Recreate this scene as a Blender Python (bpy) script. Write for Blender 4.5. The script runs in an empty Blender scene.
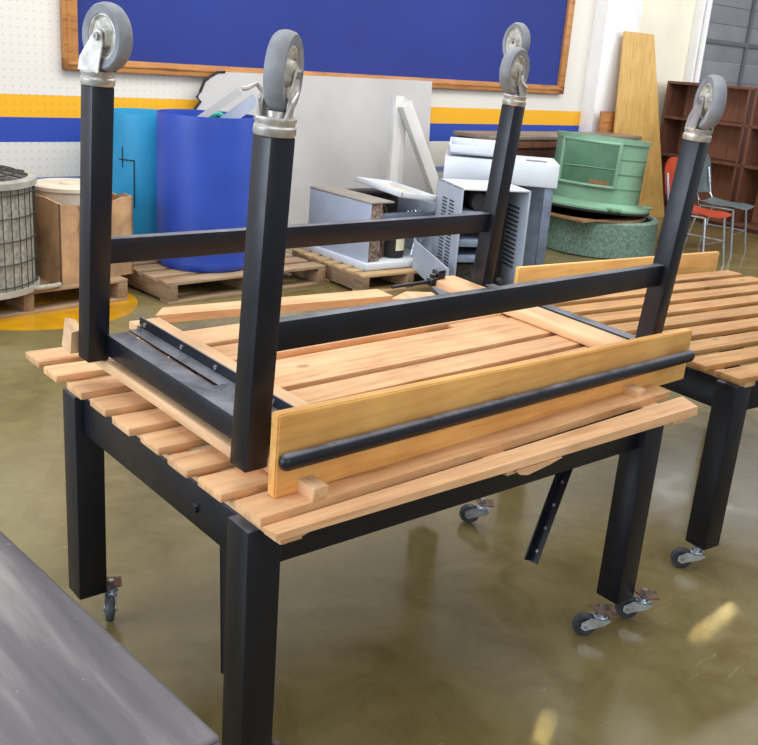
import bpy, bmesh, math, random
from mathutils import Matrix, Vector
random.seed(7)
sc = bpy.context.scene
COL = sc.collection
PI = math.pi
sc.view_settings.view_transform = 'Standard'
sc.view_settings.look = 'None'

# ------------------------------------------------------------------ materials
def s2l(c):
    return tuple(((v/255)/12.92 if v/255 <= .04045 else ((v/255+.055)/1.055)**2.4) for v in c) + (1,)

class N:
    def __init__(self, name):
        self.m = bpy.data.materials.new(name); self.m.use_nodes = True
        self.t = self.m.node_tree; self.b = self.t.nodes['Principled BSDF']
    def n(self, kind, **kw):
        o = self.t.nodes.new(kind)
        for k, v in kw.items():
            if k in o.inputs: o.inputs[k].default_value = v
            else: setattr(o, k, v)
        return o
    def l(self, a, b): self.t.links.new(a, b)
    def coord(self, scale=(1, 1, 1), kind='Object', rand=False):
        tc = self.n('ShaderNodeTexCoord'); mp = self.n('ShaderNodeMapping')
        mp.inputs['Scale'].default_value = scale
        self.l(tc.outputs[kind], mp.inputs['Vector'])
        if rand:
            oi = self.n('ShaderNodeObjectInfo')
            mu = self.n('ShaderNodeMath', operation='MULTIPLY'); mu.inputs[1].default_value = 37
            self.l(oi.outputs['Random'], mu.inputs[0])
            cb = self.n('ShaderNodeCombineXYZ')
            for i in range(3): self.l(mu.outputs[0], cb.inputs[i])
            self.l(cb.outputs[0], mp.inputs['Location'])
        return mp.outputs['Vector']
    def noise(self, vec, scale, detail=4, rough=.55, dist=0):
        o = self.n('ShaderNodeTexNoise', Scale=scale, Detail=detail, Roughness=rough, Distortion=dist)
        self.l(vec, o.inputs['Vector']); return o.outputs['Fac']
    def ramp(self, fac, stops, interp='LINEAR'):
        r = self.n('ShaderNodeValToRGB'); r.color_ramp.interpolation = interp
        e = r.color_ramp.elements
        while len(e) < len(stops): e.new(.5)
        for i, (p, c) in enumerate(stops):
            e[i].position = p; e[i].color = c if len(c) == 4 else s2l(c)
        self.l(fac, r.inputs['Fac']); return r.outputs['Color']
    def mix(self, fac, a, b, mode='MIX'):
        m = self.n('ShaderNodeMix', data_type='RGBA', blend_type=mode)
        for s, v in ((0, fac), (6, a), (7, b)):
            if hasattr(v, 'is_linked') or hasattr(v, 'links'): self.l(v, m.inputs[s])
            else: m.inputs[s].default_value = v
        return m.outputs[2]
    def bump(self, h, strength=.2, dist=.002):
        b = self.n('ShaderNodeBump', Strength=strength, Distance=dist)
        self.l(h, b.inputs['Height']); self.l(b.outputs[0], self.b.inputs['Normal'])
    def base(self, c):
        if hasattr(c, 'links'): self.l(c, self.b.inputs['Base Color'])
        else: self.b.inputs['Base Color'].default_value = c

def plain(name, rgb, rough=.5, metal=0, var=.12, scale=9, spec=.5, bump=0):
    k = N(name); v = k.coord(rand=True)
    f = k.noise(v, scale, 5)
    d = tuple(max(0, c*(1-var)) for c in rgb); u = tuple(min(255, c*(1+var)) for c in rgb)
    k.base(k.ramp(f, [(.3, d), (.7, u)]))
    k.b.inputs['Roughness'].default_value = rough; k.b.inputs['Metallic'].default_value = metal
    k.b.inputs['Specular IOR Level'].default_value = spec
    if bump: k.bump(k.noise(v, scale*6, 4), bump, .003)
    return k.m

def wood(name, rgb, dark, axis=0, rough=.5, contrast=1.0, knots=True):
    k = N(name); sc_ = [14, 14, 14]; sc_[axis] = 1.1
    v = k.coord(tuple(sc_), rand=True)
    g = k.noise(v, 3.2, 6, .62, .4)
    c = k.ramp(g, [(.30, dark), (.47, rgb), (.72, tuple(min(255, q*1.09) for q in rgb))])
    v2 = k.coord((1, 1, 1), rand=True)
    blot = k.noise(v2, 5, 3)
    c = k.mix(k.ramp(blot, [(.35, (255, 255, 255)), (.75, (205, 188, 165))]), c, c, 'MULTIPLY') if False else c
    m = k.n('ShaderNodeMix', data_type='RGBA', blend_type='MULTIPLY'); m.inputs[0].default_value = .6*contrast
    k.l(c, m.inputs[6]); k.l(k.ramp(blot, [(.35, (255, 255, 255)), (.8, (206, 180, 150))]), m.inputs[7])
    c = m.outputs[2]
    if knots:
        ks = [7, 7, 7]; ks[axis] = 3.2
        kv = k.coord(tuple(ks), rand=True)
        vo = k.n('ShaderNodeTexVoronoi', Scale=1.0); k.l(kv, vo.inputs['Vector'])
        kn = k.ramp(vo.outputs['Distance'], [(.035, (120, 78, 45)), (.085, (255, 255, 255))])
        m2 = k.n('ShaderNodeMix', data_type='RGBA', blend_type='MULTIPLY'); m2.inputs[0].default_value = .55
        k.l(c, m2.inputs[6]); k.l(kn, m2.inputs[7]); c = m2.outputs[2]
    oi = k.n('ShaderNodeObjectInfo')
    hv = k.n('ShaderNodeHueSaturation'); mr = k.n('ShaderNodeMapRange')
    mr.inputs['To Min'].default_value = .86; mr.inputs['To Max'].default_value = 1.06
    k.l(oi.outputs['Random'], mr.inputs['Value']); k.l(mr.outputs[0], hv.inputs['Value']); k.l(c, hv.inputs['Color'])
    k.base(hv.outputs[0]); k.b.inputs['Roughness'].default_value = rough
    k.bump(g, .25, .0015)
    return k.m

def black_paint(name, dust=.5, tint=(14, 17, 29), rough=.34):
    k = N(name); v = k.coord(rand=True)
    n1 = k.noise(v, 6, 6, .7, .5); n2 = k.noise(v, 38, 5, .7)
    geo = k.n('ShaderNodeNewGeometry'); sx = k.n('ShaderNodeSeparateXYZ'); k.l(geo.outputs['Normal'], sx.inputs[0])
    up = k.ramp(sx.outputs['Z'], [(.6, (0, 0, 0, 1)), (.95, (1, 1, 1, 1))])
    dn = k.ramp(n1, [(.36, (.25, .25, .25, 1)), (.6, (1, 1, 1, 1))])
    mm = k.n('ShaderNodeMath', operation='MULTIPLY'); k.l(up, mm.inputs[0]); k.l(dn, mm.inputs[1])
    m3 = k.n('ShaderNodeMath', operation='MULTIPLY'); k.l(mm.outputs[0], m3.inputs[0]); m3.inputs[1].default_value = dust
    sp = k.ramp(n2, [(.70, s2l(tint)), (.82, (.16, .17, .2, 1))])
    k.base(k.mix(m3.outputs[0], sp, s2l((128, 128, 136))))
    k.l(k.ramp(n1, [(.3, (rough-.08,)*3+(1,)), (.75, (rough+.2,)*3+(1,))]), k.b.inputs['Roughness'])
    k.bump(n2, .05, .001)
    return k.m

M = {}
M['slat'] = wood('pine_slat', (232, 184, 134), (202, 146, 98), 0, .55)
M['slat_pale'] = wood('pale_slat', (232, 186, 138), (208, 152, 104), 0, .6)
M['batten'] = wood('pale_batten', (236, 194, 148), (216, 168, 120), 1, .6, .6)
M['rail_wood'] = wood('oak_rail', (246, 190, 112), (228, 168, 90), 0, .42)
M['far_slat'] = wood('tan_slat', (198, 150, 92), (166, 116, 64), 0, .55)
M['black'] = black_paint('black_enamel', .55)
M['black_dusty'] = black_paint('dusty_black_enamel', 1.0)
M['steel'] = plain('cast_zinc', (206, 202, 194), .36, .7, .14, 30)
M['bright_steel'] = plain('zinc_plate', (196, 206, 220), .28, .8, .15, 30)
M['tire'] = plain('grey_rubber', (138, 140, 144), .6, 0, .10, 24)
M['hub'] = plain('dirty_hub', (188, 184, 174), .5, .2, .25, 50)
M['dark_tire'] = plain('dark_rubber', (62, 64, 70), .45, 0, .2, 24)
M['rust'] = plain('rusty_plate', (112, 90, 76), .8, .2, .35, 60)
M['bolt'] = plain('bolt_metal', (170, 170, 168), .35, .8, .1, 30)
M['cream_wall'] = plain('cream_wall', (236, 230, 208), .7, 0, .03, 2)
M['white_wood'] = plain('white_wood', (208, 206, 202), .6, 0, .04, 3)
M['white_paint'] = plain('white_paint', (236, 236, 236), .6, 0, .03, 2)
M['panel_grey'] = plain('grey_board', (188, 186, 184), .65, 0, .05, 1.5)
M['torn_black'] = plain('torn_black_edge', (38, 36, 38), .8, 0, .2, 20)
M['blue_felt'] = plain('blue_felt', (33, 50, 128), .85, 0, .05, 1.2)
M['oak_frame'] = wood('oak_frame', (184, 128, 72), (140, 88, 44), 0, .45, 1, False)
M['blue_plastic'] = plain('blue_plastic', (44, 76, 176), .42, 0, .08, 2.5)
M['teal_plastic'] = plain('light_blue_plastic', (36, 150, 198), .45, 0, .08, 2.5)
M['carton'] = plain('carton_brown', (176, 140, 104), .85, 0, .22, 5, bump=.3)
M['lid_dusty'] = plain('dusty_grey', (150, 142, 130), .7, 0, .08, 5)
M['lid'] = plain('cream_lid', (222, 208, 186), .7, 0, .08, 5)
M['pallet'] = wood('pallet_wood', (168, 142, 112), (118, 94, 72), 0, .8)
M['pallet_y'] = wood('pallet_wood_cross', (150, 124, 96), (104, 82, 62), 1, .8)
M['pallet_new'] = wood('new_pallet_wood', (198, 168, 124), (150, 120, 86), 0, .75)
M['coil_body'] = plain('coil_fin', (164, 160, 148), .7, .2, .18, 40)
M['coil_wire'] = plain('coil_wire', (70, 68, 62), .6, .3, .15, 10)
M['coil_ring'] = plain('coil_ring', (176, 172, 160), .6, .1, .12, 8)
M['ac_white'] = plain('appliance_white', (214, 220, 226), .45, 0, .05, 3)
M['ac_grey'] = plain('appliance_grey', (176, 184, 198), .45, .1, .06, 3)
M['ac_dark'] = plain('appliance_dark', (58, 54, 52), .7, .1, .4, 30)
M['ac_inner'] = plain('appliance_inner', (120, 132, 152), .5, .2, .15, 8)
M['foil'] = plain('insulation', (120, 104, 92), .75, .2, .45, 45, bump=.5)
M['green'] = plain('green_fibreglass', (122, 162, 134), .38, 0, .10, 3)
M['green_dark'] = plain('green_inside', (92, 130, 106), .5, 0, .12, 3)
k = N('speckled_green'); v = k.coord()
k.base(k.ramp(k.noise(v, 46, 4, .7), [(.3, (72, 98, 90)), (.5, (112, 142, 128)), (.72, (150, 174, 160))])); k.b.inputs['Roughness'].default_value = .5
M['granite'] = k.m
M['plywood'] = wood('plywood', (212, 172, 100), (190, 144, 76), 2, .5, .7, False)
M['ply_flat'] = wood('plywood_disc', (164, 128, 88), (136, 100, 66), 0, .6, .7, False)
M['walnut'] = wood('walnut', (116, 76, 60), (82, 52, 42), 2, .5, .8, False)
M['walnut_back'] = wood('walnut_back', (146, 98, 76), (112, 72, 56), 2, .55, .8, False)
M['walnut_dark'] = wood('dark_walnut', (74, 46, 38), (52, 32, 26), 2, .55, .8, False)  # dark brown wood of the desk panels, bookcase fillers and kickboard
M['desk_top'] = plain('desk_top', (128, 112, 100), .35, 0, .1, 3)
M['orange'] = plain('orange_shell', (206, 82, 44), .45, 0, .08, 4)
M['grey_shell'] = plain('grey_shell', (122, 136, 138), .45, 0, .08, 4)
M['chrome'] = plain('chrome', (210, 214, 222), .2, .95, .08, 10)
M['door_grey'] = plain('grey_door_panel', (128, 130, 134), .55, 0, .06, 2)
M['door_line'] = plain('door_joint', (96, 98, 102), .6, 0, .1, 2)
M['yellow'] = plain('yellow_floor_paint', (196, 142, 22), .22, 0, .10, 5)
M['green_cloth'] = plain('green_strap', (60, 170, 140), .7, 0, .2, 20)
M['white_label'] = plain('paper_label', (236, 238, 240), .5, 0, .02, 5)
M['cream_label'] = plain('cream_label', (228, 222, 190), .5, 0, .05, 5)

# painted block wall: bands of yellow and blue, faint peg holes at the left end
k = N('striped_wall'); tc = k.n('ShaderNodeTexCoord'); sx = k.n('ShaderNodeSeparateXYZ'); k.l(tc.outputs['Object'], sx.inputs[0])
mr = k.n('ShaderNodeMapRange'); mr.inputs['From Min'].default_value = 0; mr.inputs['From Max'].default_value = 2
k.l(sx.outputs['Z'], mr.inputs['Value'])
W_ = (224, 219, 210)
band = k.ramp(mr.outputs[0], [(0, W_), (.419/2, (126, 150, 190)), (.461/2, W_), (.69/2, (40, 72, 168)), (.848/2, (240, 176, 28)), (.985/2, W_)], 'CONSTANT')
ck = k.n('ShaderNodeVectorMath', operation='MULTIPLY'); ck.inputs[1].default_value = (1/.0508, 1, 1/.0508); k.l(tc.outputs['Object'], ck.inputs[0])
fr = k.n('ShaderNodeVectorMath', operation='FRACTION'); k.l(ck.outputs[0], fr.inputs[0])
sb = k.n('ShaderNodeVectorMath', operation='SUBTRACT'); sb.inputs[1].default_value = (.5, .5, .5); k.l(fr.outputs[0], sb.inputs[0])
ml = k.n('ShaderNodeVectorMath', operation='MULTIPLY'); ml.inputs[1].default_value = (1, 0, 1); k.l(sb.outputs[0], ml.inputs[0])
ln = k.n('ShaderNodeVectorMath', operation='LENGTH'); k.l(ml.outputs[0], ln.inputs[0])
dots = k.ramp(ln.outputs['Value'], [(.06, (190, 182, 170)), (.18, (255, 255, 255))])
xm = k.ramp(sx.outputs['X'], [(0, (1, 1, 1, 1)), (.001, (1, 1, 1, 1))])
lt = k.n('ShaderNodeMath', operation='LESS_THAN'); k.l(sx.outputs['X'], lt.inputs[0]); lt.inputs[1].default_value = 2.55
fx = k.n('ShaderNodeMath', operation='MULTIPLY'); k.l(lt.outputs[0], fx.inputs[0]); fx.inputs[1].default_value = .38
k.base(k.mix(fx.outputs[0], band, (1, 1, 1, 1)))
mx = k.n('ShaderNodeMix', data_type='RGBA', blend_type='MULTIPLY'); k.l(fx.outputs[0], mx.inputs[0]); k.l(band, mx.inputs[6]); k.l(dots, mx.inputs[7])
k.base(mx.outputs[2]); k.b.inputs['Roughness'].default_value = .7
M['wall'] = k.m

# polished stained concrete
k = N('polished_concrete'); v = k.coord()
n1 = k.noise(v, .9, 8, .62, .6); n2 = k.noise(v, 5, 6, .65, .8); n3 = k.noise(v, 60, 3, .6)
c1 = k.ramp(n1, [(.30, (112, 100, 60)), (.5, (130, 117, 76)), (.72, (146, 133, 94))])
m = k.n('ShaderNodeMix', data_type='RGBA', blend_type='MULTIPLY'); m.inputs[0].default_value = .75
k.l(c1, m.inputs[6]); k.l(k.ramp(n2, [(.3, (206, 200, 188)), (.6, (255, 255, 255))]), m.inputs[7])
spv = k.coord((1, 1, 1)); vo = k.n('ShaderNodeTexVoronoi', Scale=9.0); k.l(spv, vo.inputs['Vector'])
spk = k.ramp(vo.outputs['Distance'], [(.03, (1, 1, 1, 1)), (.06, (0, 0, 0, 1))])
msk = k.ramp(k.noise(v, 1.7, 3), [(.58, (0, 0, 0, 1)), (.64, (.45, .45, .45, 1))])
mu = k.n('ShaderNodeMath', operation='MULTIPLY'); k.l(spk, mu.inputs[0]); k.l(msk, mu.inputs[1])
vs = k.coord((1.6, 16, 1)); sc2 = k.noise(vs, 2.2, 3, .5, 1.5)
scr = k.ramp(sc2, [(.705, (0, 0, 0, 1)), (.72, (.25, .25, .25, 1)), (.735, (0, 0, 0, 1))])
ad = k.n('ShaderNodeMath', operation='ADD'); k.l(mu.outputs[0], ad.inputs[0]); k.l(scr, ad.inputs[1])
k.base(k.mix(ad.outputs[0], m.outputs[2], s2l((206, 200, 180))))
k.l(k.ramp(n2, [(.3, (.13, .13, .13, 1)), (.75, (.26, .26, .26, 1))]), k.b.inputs['Roughness'])
k.b.inputs['Specular IOR Level'].default_value = .42
k.bump(k.noise(v, 7, 3), .12, .004)
M['floor'] = k.m

# dusty black bench top
k = N('dusty_black_top'); v = k.coord((4.2, .55, 1)); n1 = k.noise(v, 2.6, 5, .55, .15); n2 = k.noise(k.coord(), 60, 4, .7)
c = k.ramp(n1, [(.32, (72, 70, 75)), (.5, (108, 104, 106)), (.68, (160, 155, 150))])
m = k.n('ShaderNodeMix', data_type='RGBA', blend_type='MIX'); k.l(k.ramp(n2, [(.66, (0, 0, 0, 1)), (.76, (.5, .5, .5, 1))]), m.inputs[0]); k.l(c, m.inputs[6]); m.inputs[7].default_value = s2l((190, 188, 186))
k.base(m.outputs[2]); k.b.inputs['Roughness'].default_value = .5
M['dusty_top'] = k.m

# ------------------------------------------------------------------ mesh helpers
class B:
    def __init__(self): self.bm = bmesh.new()
    def box(self, lo, hi, bev=0, mat=None, seg=2):
        lo = Vector(lo); hi = Vector(hi)
        r = bmesh.ops.create_cube(self.bm, size=1)
        vs = r['verts']
        for v in vs: v.co = Vector(((v.co[i]+.5)*(hi[i]-lo[i])+lo[i]) for i in range(3))
        if bev:
            es = list({e for v in vs for e in v.link_edges})
            q = bmesh.ops.bevel(self.bm, geom=es, offset=bev, segments=seg, profile=.5, affect='EDGES')
            vs = list({v for v in q['verts']} | {v for v in vs if v.is_valid})
        if mat is not None:
            for v in vs: v.co = mat @ v.co
        return self
    def hexa(self, pts):           # eight corners: 4 bottom, 4 top
        v = [self.bm.verts.new(p) for p in pts]
        for f in ((0, 3, 2, 1), (4, 5, 6, 7), (0, 1, 5, 4), (1, 2, 6, 5), (2, 3, 7, 6), (3, 0, 4, 7)):
            self.bm.faces.new([v[i] for i in f])
        return self
    def prism(self, poly, th, mat=None):   # polygon in XZ, extruded along Y (centred)
        a = [self.bm.verts.new((x, -th/2, z)) for x, z in poly]; b = [self.bm.verts.new((x, th/2, z)) for x, z in poly]
        n = len(poly); self.bm.faces.new(a[::-1]); self.bm.faces.new(b)
        for i in range(n): self.bm.faces.new((a[i], a[(i+1) % n], b[(i+1) % n], b[i]))
        if mat is not None:
            for q in a+b: q.co = mat @ q.co
        return self
    def cyl(self, p0, p1, r, r2=None, seg=24, bev=0):
        p0 = Vector(p0); p1 = Vector(p1); d = p1-p0
        q = d.to_track_quat('Z', 'Y').to_matrix().to_4x4()
        bmesh.ops.create_cone(self.bm, cap_ends=True, segments=seg, radius1=r, radius2=r if r2 is None else r2, depth=d.length,
                              matrix=Matrix.Translation((p0+p1)/2) @ q)
        return self
    def lathe(self, prof, seg=48, mat=None, closed=False, a0=0, a1=2*PI):
        full = abs(a1-a0-2*PI) < 1e-6; n = seg if full else seg+1; rows = []
        for r, z in prof:
            rows.append([self.bm.verts.new((r*math.cos(a0+(a1-a0)*i/seg), r*math.sin(a0+(a1-a0)*i/seg), z)) for i in range(n)])
        m = len(rows)
        for j in range(m if closed else m-1):
            A = rows[j]; Bq = rows[(j+1) % m]
            for i in range(seg):
                self.bm.faces.new((A[i], A[(i+1) % n], Bq[(i+1) % n], Bq[i]))
        if mat is not None:
            for row in rows:
                for v in row: v.co = mat @ v.co
        return self
    def tube(self, pts, r, seg=10, caps=True):
        pts = [Vector(p) for p in pts]; rings = []; up = Vector((0, 0, 1))
        for i, p in enumerate(pts):
            d = (pts[min(i+1, len(pts)-1)]-pts[max(i-1, 0)]).normalized()
            a = d.cross(up)
            if a.length < 1e-3: a = d.cross(Vector((1, 0, 0)))
            a.normalize(); b = d.cross(a)
            rings.append([self.bm.verts.new(p+r*(math.cos(2*PI*k/seg)*a+math.sin(2*PI*k/seg)*b)) for k in range(seg)])
        for i in range(len(rings)-1):
            for k_ in range(seg):
                self.bm.faces.new((rings[i][k_], rings[i][(k_+1) % seg], rings[i+1][(k_+1) % seg], rings[i+1][k_]))
        if caps: self.bm.faces.new(rings[0][::-1]); self.bm.faces.new(rings[-1])
        return self
    def sphere(self, c, r, sc=(1, 1, 1)):
        q = bmesh.ops.create_uvsphere(self.bm, u_segments=16, v_segments=10, radius=r)
        for v in q['verts']: v.co = Vector((v.co[i]*sc[i]+c[i]) for i in range(3))
        return self
    def out(self, name, mat, parent=None, loc=None, matrix=None, smooth=35):
        bmesh.ops.recalc_face_normals(self.bm, faces=self.bm.faces)
        me = bpy.data.meshes.new(name); self.bm.to_mesh(me); self.bm.free()
        me.materials.append(M[mat])
        me.polygons.foreach_set('use_smooth', [True]*len(me.polygons))
        me.set_sharp_from_angle(angle=math.radians(smooth))
        o = bpy.data.objects.new(name, me); COL.objects.link(o)
        if parent is not None: o.parent = parent
        if loc is not None: o.location = loc
        if matrix is not None: o.matrix_local = matrix
        return o

def empty(name, loc=(0, 0, 0), rz=0):
    o = bpy.data.objects.new(name, None); COL.objects.link(o); o.empty_display_size = .1
    o.location = loc; o.rotation_euler = (0, 0, rz); return o
def tag(o, label, cat, group=None):
    o['label'] = label; o['category'] = cat
    if group: o['group'] = group
    return o
def struct(o): o['kind'] = 'structure'; return o
def T(x, y, z): return Matrix.Translation((x, y, z))
def RZ(a): return Matrix.Rotation(a, 4, 'Z')
def RX(a): return Matrix.Rotation(a, 4, 'X')
def RY(a): return Matrix.Rotation(a, 4, 'Y')

FZ = -.08   # floor level

# ------------------------------------------------------------------ casters
def big_caster(parent, mat, style='plate', R=.0685, w=.034, trail=.030, two=False):
    """caster standing on z=0 of mat, pointing up +z; wheel axle along local Y"""
    za = .100
    b = B()
    b.lathe([(.0, 0), (.0345, 0), (.0365, .003), (.0365, .014), (.034, .017), (.034, .021), (.036, .024), (.036, .029), (.0, .031)], 32)
    b.cyl((0, 0, .029), (0, 0, .040), .017)
    for s in (-1, 1):
        y = s*(w/2+.006)
        if style == 'plate':
            poly = [(-.036, .028), (.034, .028), (.036, .045), (trail+.016, za-.012), (trail+.012, za+.010), (trail, za+.015), (trail-.012, za+.010), (-.030, .055)]
            b.prism(poly, .0032, T(0, y, 0))
        else:
            b.prism([(-.014, .030), (.014, .030), (trail+.009, za-.03), (trail+.010, za+.004), (trail, za+.012), (trail-.010, za+.004), (-.012, .052)], .004, T(0, y, 0))
            b.tube([(-.02, y*1.0, .030), (-.012, y*1.25, .055), (trail-.006, y*1.2, za-.03), (trail, y, za)], .0035, 8)
    b.box((-.03, -(w/2+.0075), .026), (.03, w/2+.0075, .031), .001)
    f = b.out('caster', 'steel', parent, matrix=mat)
    prof = [(R-.022, -w*.42), (R-.006, -w*.5), (R-.002, -w*.36), (R, -w*.12), (R, w*.12), (R-.002, w*.36), (R-.006, w*.5), (R-.022, w*.42)]
    Wm = T(trail, 0, za) @ RX(PI/2)
    B().lathe(prof, 48, closed=True).out('tire', 'tire', f, matrix=Wm)
    h = B()
    h.lathe([(R-.021, -w*.36), (R-.026, -w*.40), (R-.030, -w*.22), (.024, -w*.16), (.020, -w*.5), (.006, -w*.52), (.006, w*.52), (.020, w*.5), (.024, w*.16), (R-.030, w*.22), (R-.026, w*.40), (R-.021, w*.36)], 40, closed=True)
    h.out('hub', 'hub', f, matrix=Wm)
    a = B().cyl((0, 0, -(w/2+.014)), (0, 0, w/2+.014), .0042, seg=12)
    a.cyl((0, 0, w/2+.0075), (0, 0, w/2+.014), .0085, seg=6); a.cyl((0, 0, -(w/2+.0075)), (0, 0, -(w/2+.013)), .0085, seg=6)
    a.out('axle_bolt', 'bolt', f, matrix=Wm)
    return f

def small_caster(parent, mat, R=.034, w=.022, trail=.042, plate=True, pdir=1):
    """caster hanging down from z=0 of mat; wheel trails to -x, ground at z=-.08"""
    za = -.08+R
    b = B()
    b.cyl((0, 0, 0), (0, 0, -.016), .011); b.lathe([(0, -.014), (.017, -.014), (.020, -.018), (.017, -.023), (0, -.023)], 20)
    for s in (-1, 1):
        y = s*(w/2+.0035)
        b.prism([(-.030, -.020), (.022, -.020), (.026, -.026), (.010, -.040), (-trail+.014, za-.008), (-trail, za-.014), (-trail-.013, za-.006), (-trail-.012, za+.010)], .002, T(0, y, 0))
    b.box((-.020, -(w/2+.0045), -.024), (.024, w/2+.0045, -.0215))
    f = b.out('caster', 'bright_steel', parent, matrix=mat)
    Wm = T(-trail, 0, za) @ RX(PI/2)
    B().lathe([(.004, -w*.35), (R-.012, -w*.35), (R-.009, -w*.5), (R-.003, -w*.45), (R, -w*.15), (R, w*.15), (R-.003, w*.45), (R-.009, w*.5), (R-.012, w*.35), (.004, w*.35)], 36, closed=True).out('wheel', 'dark_tire', f, matrix=Wm)
    B().cyl((0, 0, -(w/2+.008)), (0, 0, w/2+.008), .0052, seg=10).out('axle_bolt', 'bolt', f, matrix=Wm)
    if plate:
        p = B().prism([(-.032, -.022), (.036, -.026), (.038, .024), (-.008, .028)], .004, T(0, 0, .002) @ RX(PI/2))
        p.out('mounting_plate', 'rust', f)
        B().cyl((0, 0, .003), (0, 0, .017), .0085, seg=6).out('nut', 'bolt', f)
    return f

# ------------------------------------------------------------------ a slatted rolling table (upright)
def parent_front(r_): return r_.name == 'slatted_table'
def lower_table(root, L, W, s=.076, h=.563, zr=.465, slats=(), slat_x=(0, 1.31), wood_='slat', skipD=False, slat_jit=0):
    pos = [(0, 0), (0, W-s), (L-s, 0), (L-s, W-s)]
    for X, Y in pos:
        B().box((X, Y, 0), (X+s, Y+s, h), .005).out('leg', 'black', root)
    i = .022
    for Y in (i, W-s+i):
        B().box((s-.001, Y, zr), (L-s+.001, Y+s-2*i, h-.002), .003).out('long_rail', 'black', root)
    for X in (i, L-s+i):
        e = B().box((X, s-.001, zr), (X+s-2*i, W-s+.001, h-.002), .003).out('end_rail', 'black', root)
        if X < .1:
            B().cyl((-.007, .23-.0, .508), (.0, .23, .508), .010, seg=8).cyl((0, .23, .508), (.02, .23, .508), .005, seg=8).out('bolt', 'black', e, loc=(i, 0, 0))
    top = slats[0][2] if slats else h+.037
    y0 = min(q[0] for q in slats); y1 = max(q[1] for q in slats)
    for X in (.004, L/2-.04, L-s):
        B().box((X+(.020 if X < .01 else 0), y0-.165 if root.name == 'slatted_table' else y0+.01, h), (X+.068, y1-.01, top-.0195), .002).out('batten', 'batten', root)
    for j, (a, b_, zt) in enumerate(slats):
        dx = random.uniform(-.005, .005)-(.016*j/8 if parent_front(root) else 0)
        B().box((slat_x[0]+dx, a, zt-.019), (slat_x[1]+dx, b_, zt), .0035).out('slat', wood_, root)

# table in front, upright
t1 = tag(empty('slatted_table'), 'black steel rolling table with pine slat top carrying the overturned table', 'table', None)
YS = [(.096, .186), (.222, .305), (.348, .434), (.47, .558), (.598, .684), (.724, .812), (.862, .948), (.985, 1.082)]
lower_table(t1, 1.2885, .8707, slats=[(a, b, .6) for a, b in YS])
B().hexa([(.012, -.023, .581), (1.345, .036, .581), (1.350, .098, .581), (.010, .062, .581),
          (.012, -.023, .600), (1.345, .036, .600), (1.350, .098, .600), (.010, .062, .600)]).out('slat', 'slat', t1)
# split near slat, sagging outward
b = B().hexa([(.008, -.078, .579), (1.300, -.080, .580), (1.335, -.014, .580), (.012, -.034, .574),
              (.010, -.076, .592), (1.302, -.076, .602), (1.330, -.010, .604), (.006, -.036, .590)])
b.prism([(.0, .004), (.09, .004), (.05, -.006), (.01, -.012)], .012, T(.02, -.066, .577))
b.out('slat', 'slat_pale', t1)
# splintered lower edge of that slat
b = B().prism([(0, 0), (.15, .001), (.11, -.008), (.04, -.018), (.015, -.012)], .014, T(.62, -.073, .576) @ RZ(-.01))
b.out('splinter', 'slat_pale', t1)
small_caster(t1, T(1.158, .010, 0) @ RZ(math.radians(-38)))
small_caster(t1, T(1.325, -.008, .004) @ RZ(math.radians(-44)))
small_caster(t1, T(1.345, .66, 0) @ RZ(math.radians(-50)))
small_caster(t1, T(.095, .815, .006) @ RZ(math.radians(62)))
small_caster(t1, T(.118, .045, 0) @ RZ(2.6))

def strut(p0, p1, w=.028, n=5):
    p0 = Vector(p0); p1 = Vector(p1); d = (p1-p0); Lh = d.length
    q = d.to_track_quat('Z', 'Y').to_matrix().to_4x4(); m = T(*p0) @ q
    o = B().box((0, -.002, 0), (w, .002, Lh), 0).box((0, -.002, 0), (.004, w*.8, Lh), 0).out('angle_strut', 'black', t1, matrix=m)
    for j in range(n): B().cyl((w*.55, -.007, Lh*(j+.5)/n), (w*.55, .003, Lh*(j+.5)/n), .0042, seg=8).out('rivet', 'bolt', o)
    return o
strut((.985, .065, .505), (.862, .05, .225))
strut((.04, .165, .50), (.045, .155, .150), n=2)

# ------------------------------------------------------------------ right-hand table
t2 = tag(empty('slatted_table', (1.715, .05, 0), math.radians(-5)), 'slatted pine table on black legs with raised back board, upright at right edge', 'table')
ys2 = [(-.02+.1245*j, .062+.1245*j, .583) for j in range(9)]
lower_table(t2, 1.33, .95, h=.545, zr=.45, slats=ys2, slat_x=(-.02, 1.36), wood_='far_slat')
B().box((.12, 1.115, .50), (1.36, 1.135, .655), .004).out('back_board', 'rail_wood', t2)
small_caster(t2, T(.008, .030, 0) @ RZ(math.radians(-44)), plate=False)
small_caster(t2, T(1.29, .045, 0) @ RZ(.4), plate=False)
small_caster(t2, T(.04, .90, 0) @ RZ(.4), plate=False)
small_caster(t2, T(1.29, .90, 0) @ RZ(.4), plate=False)

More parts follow.
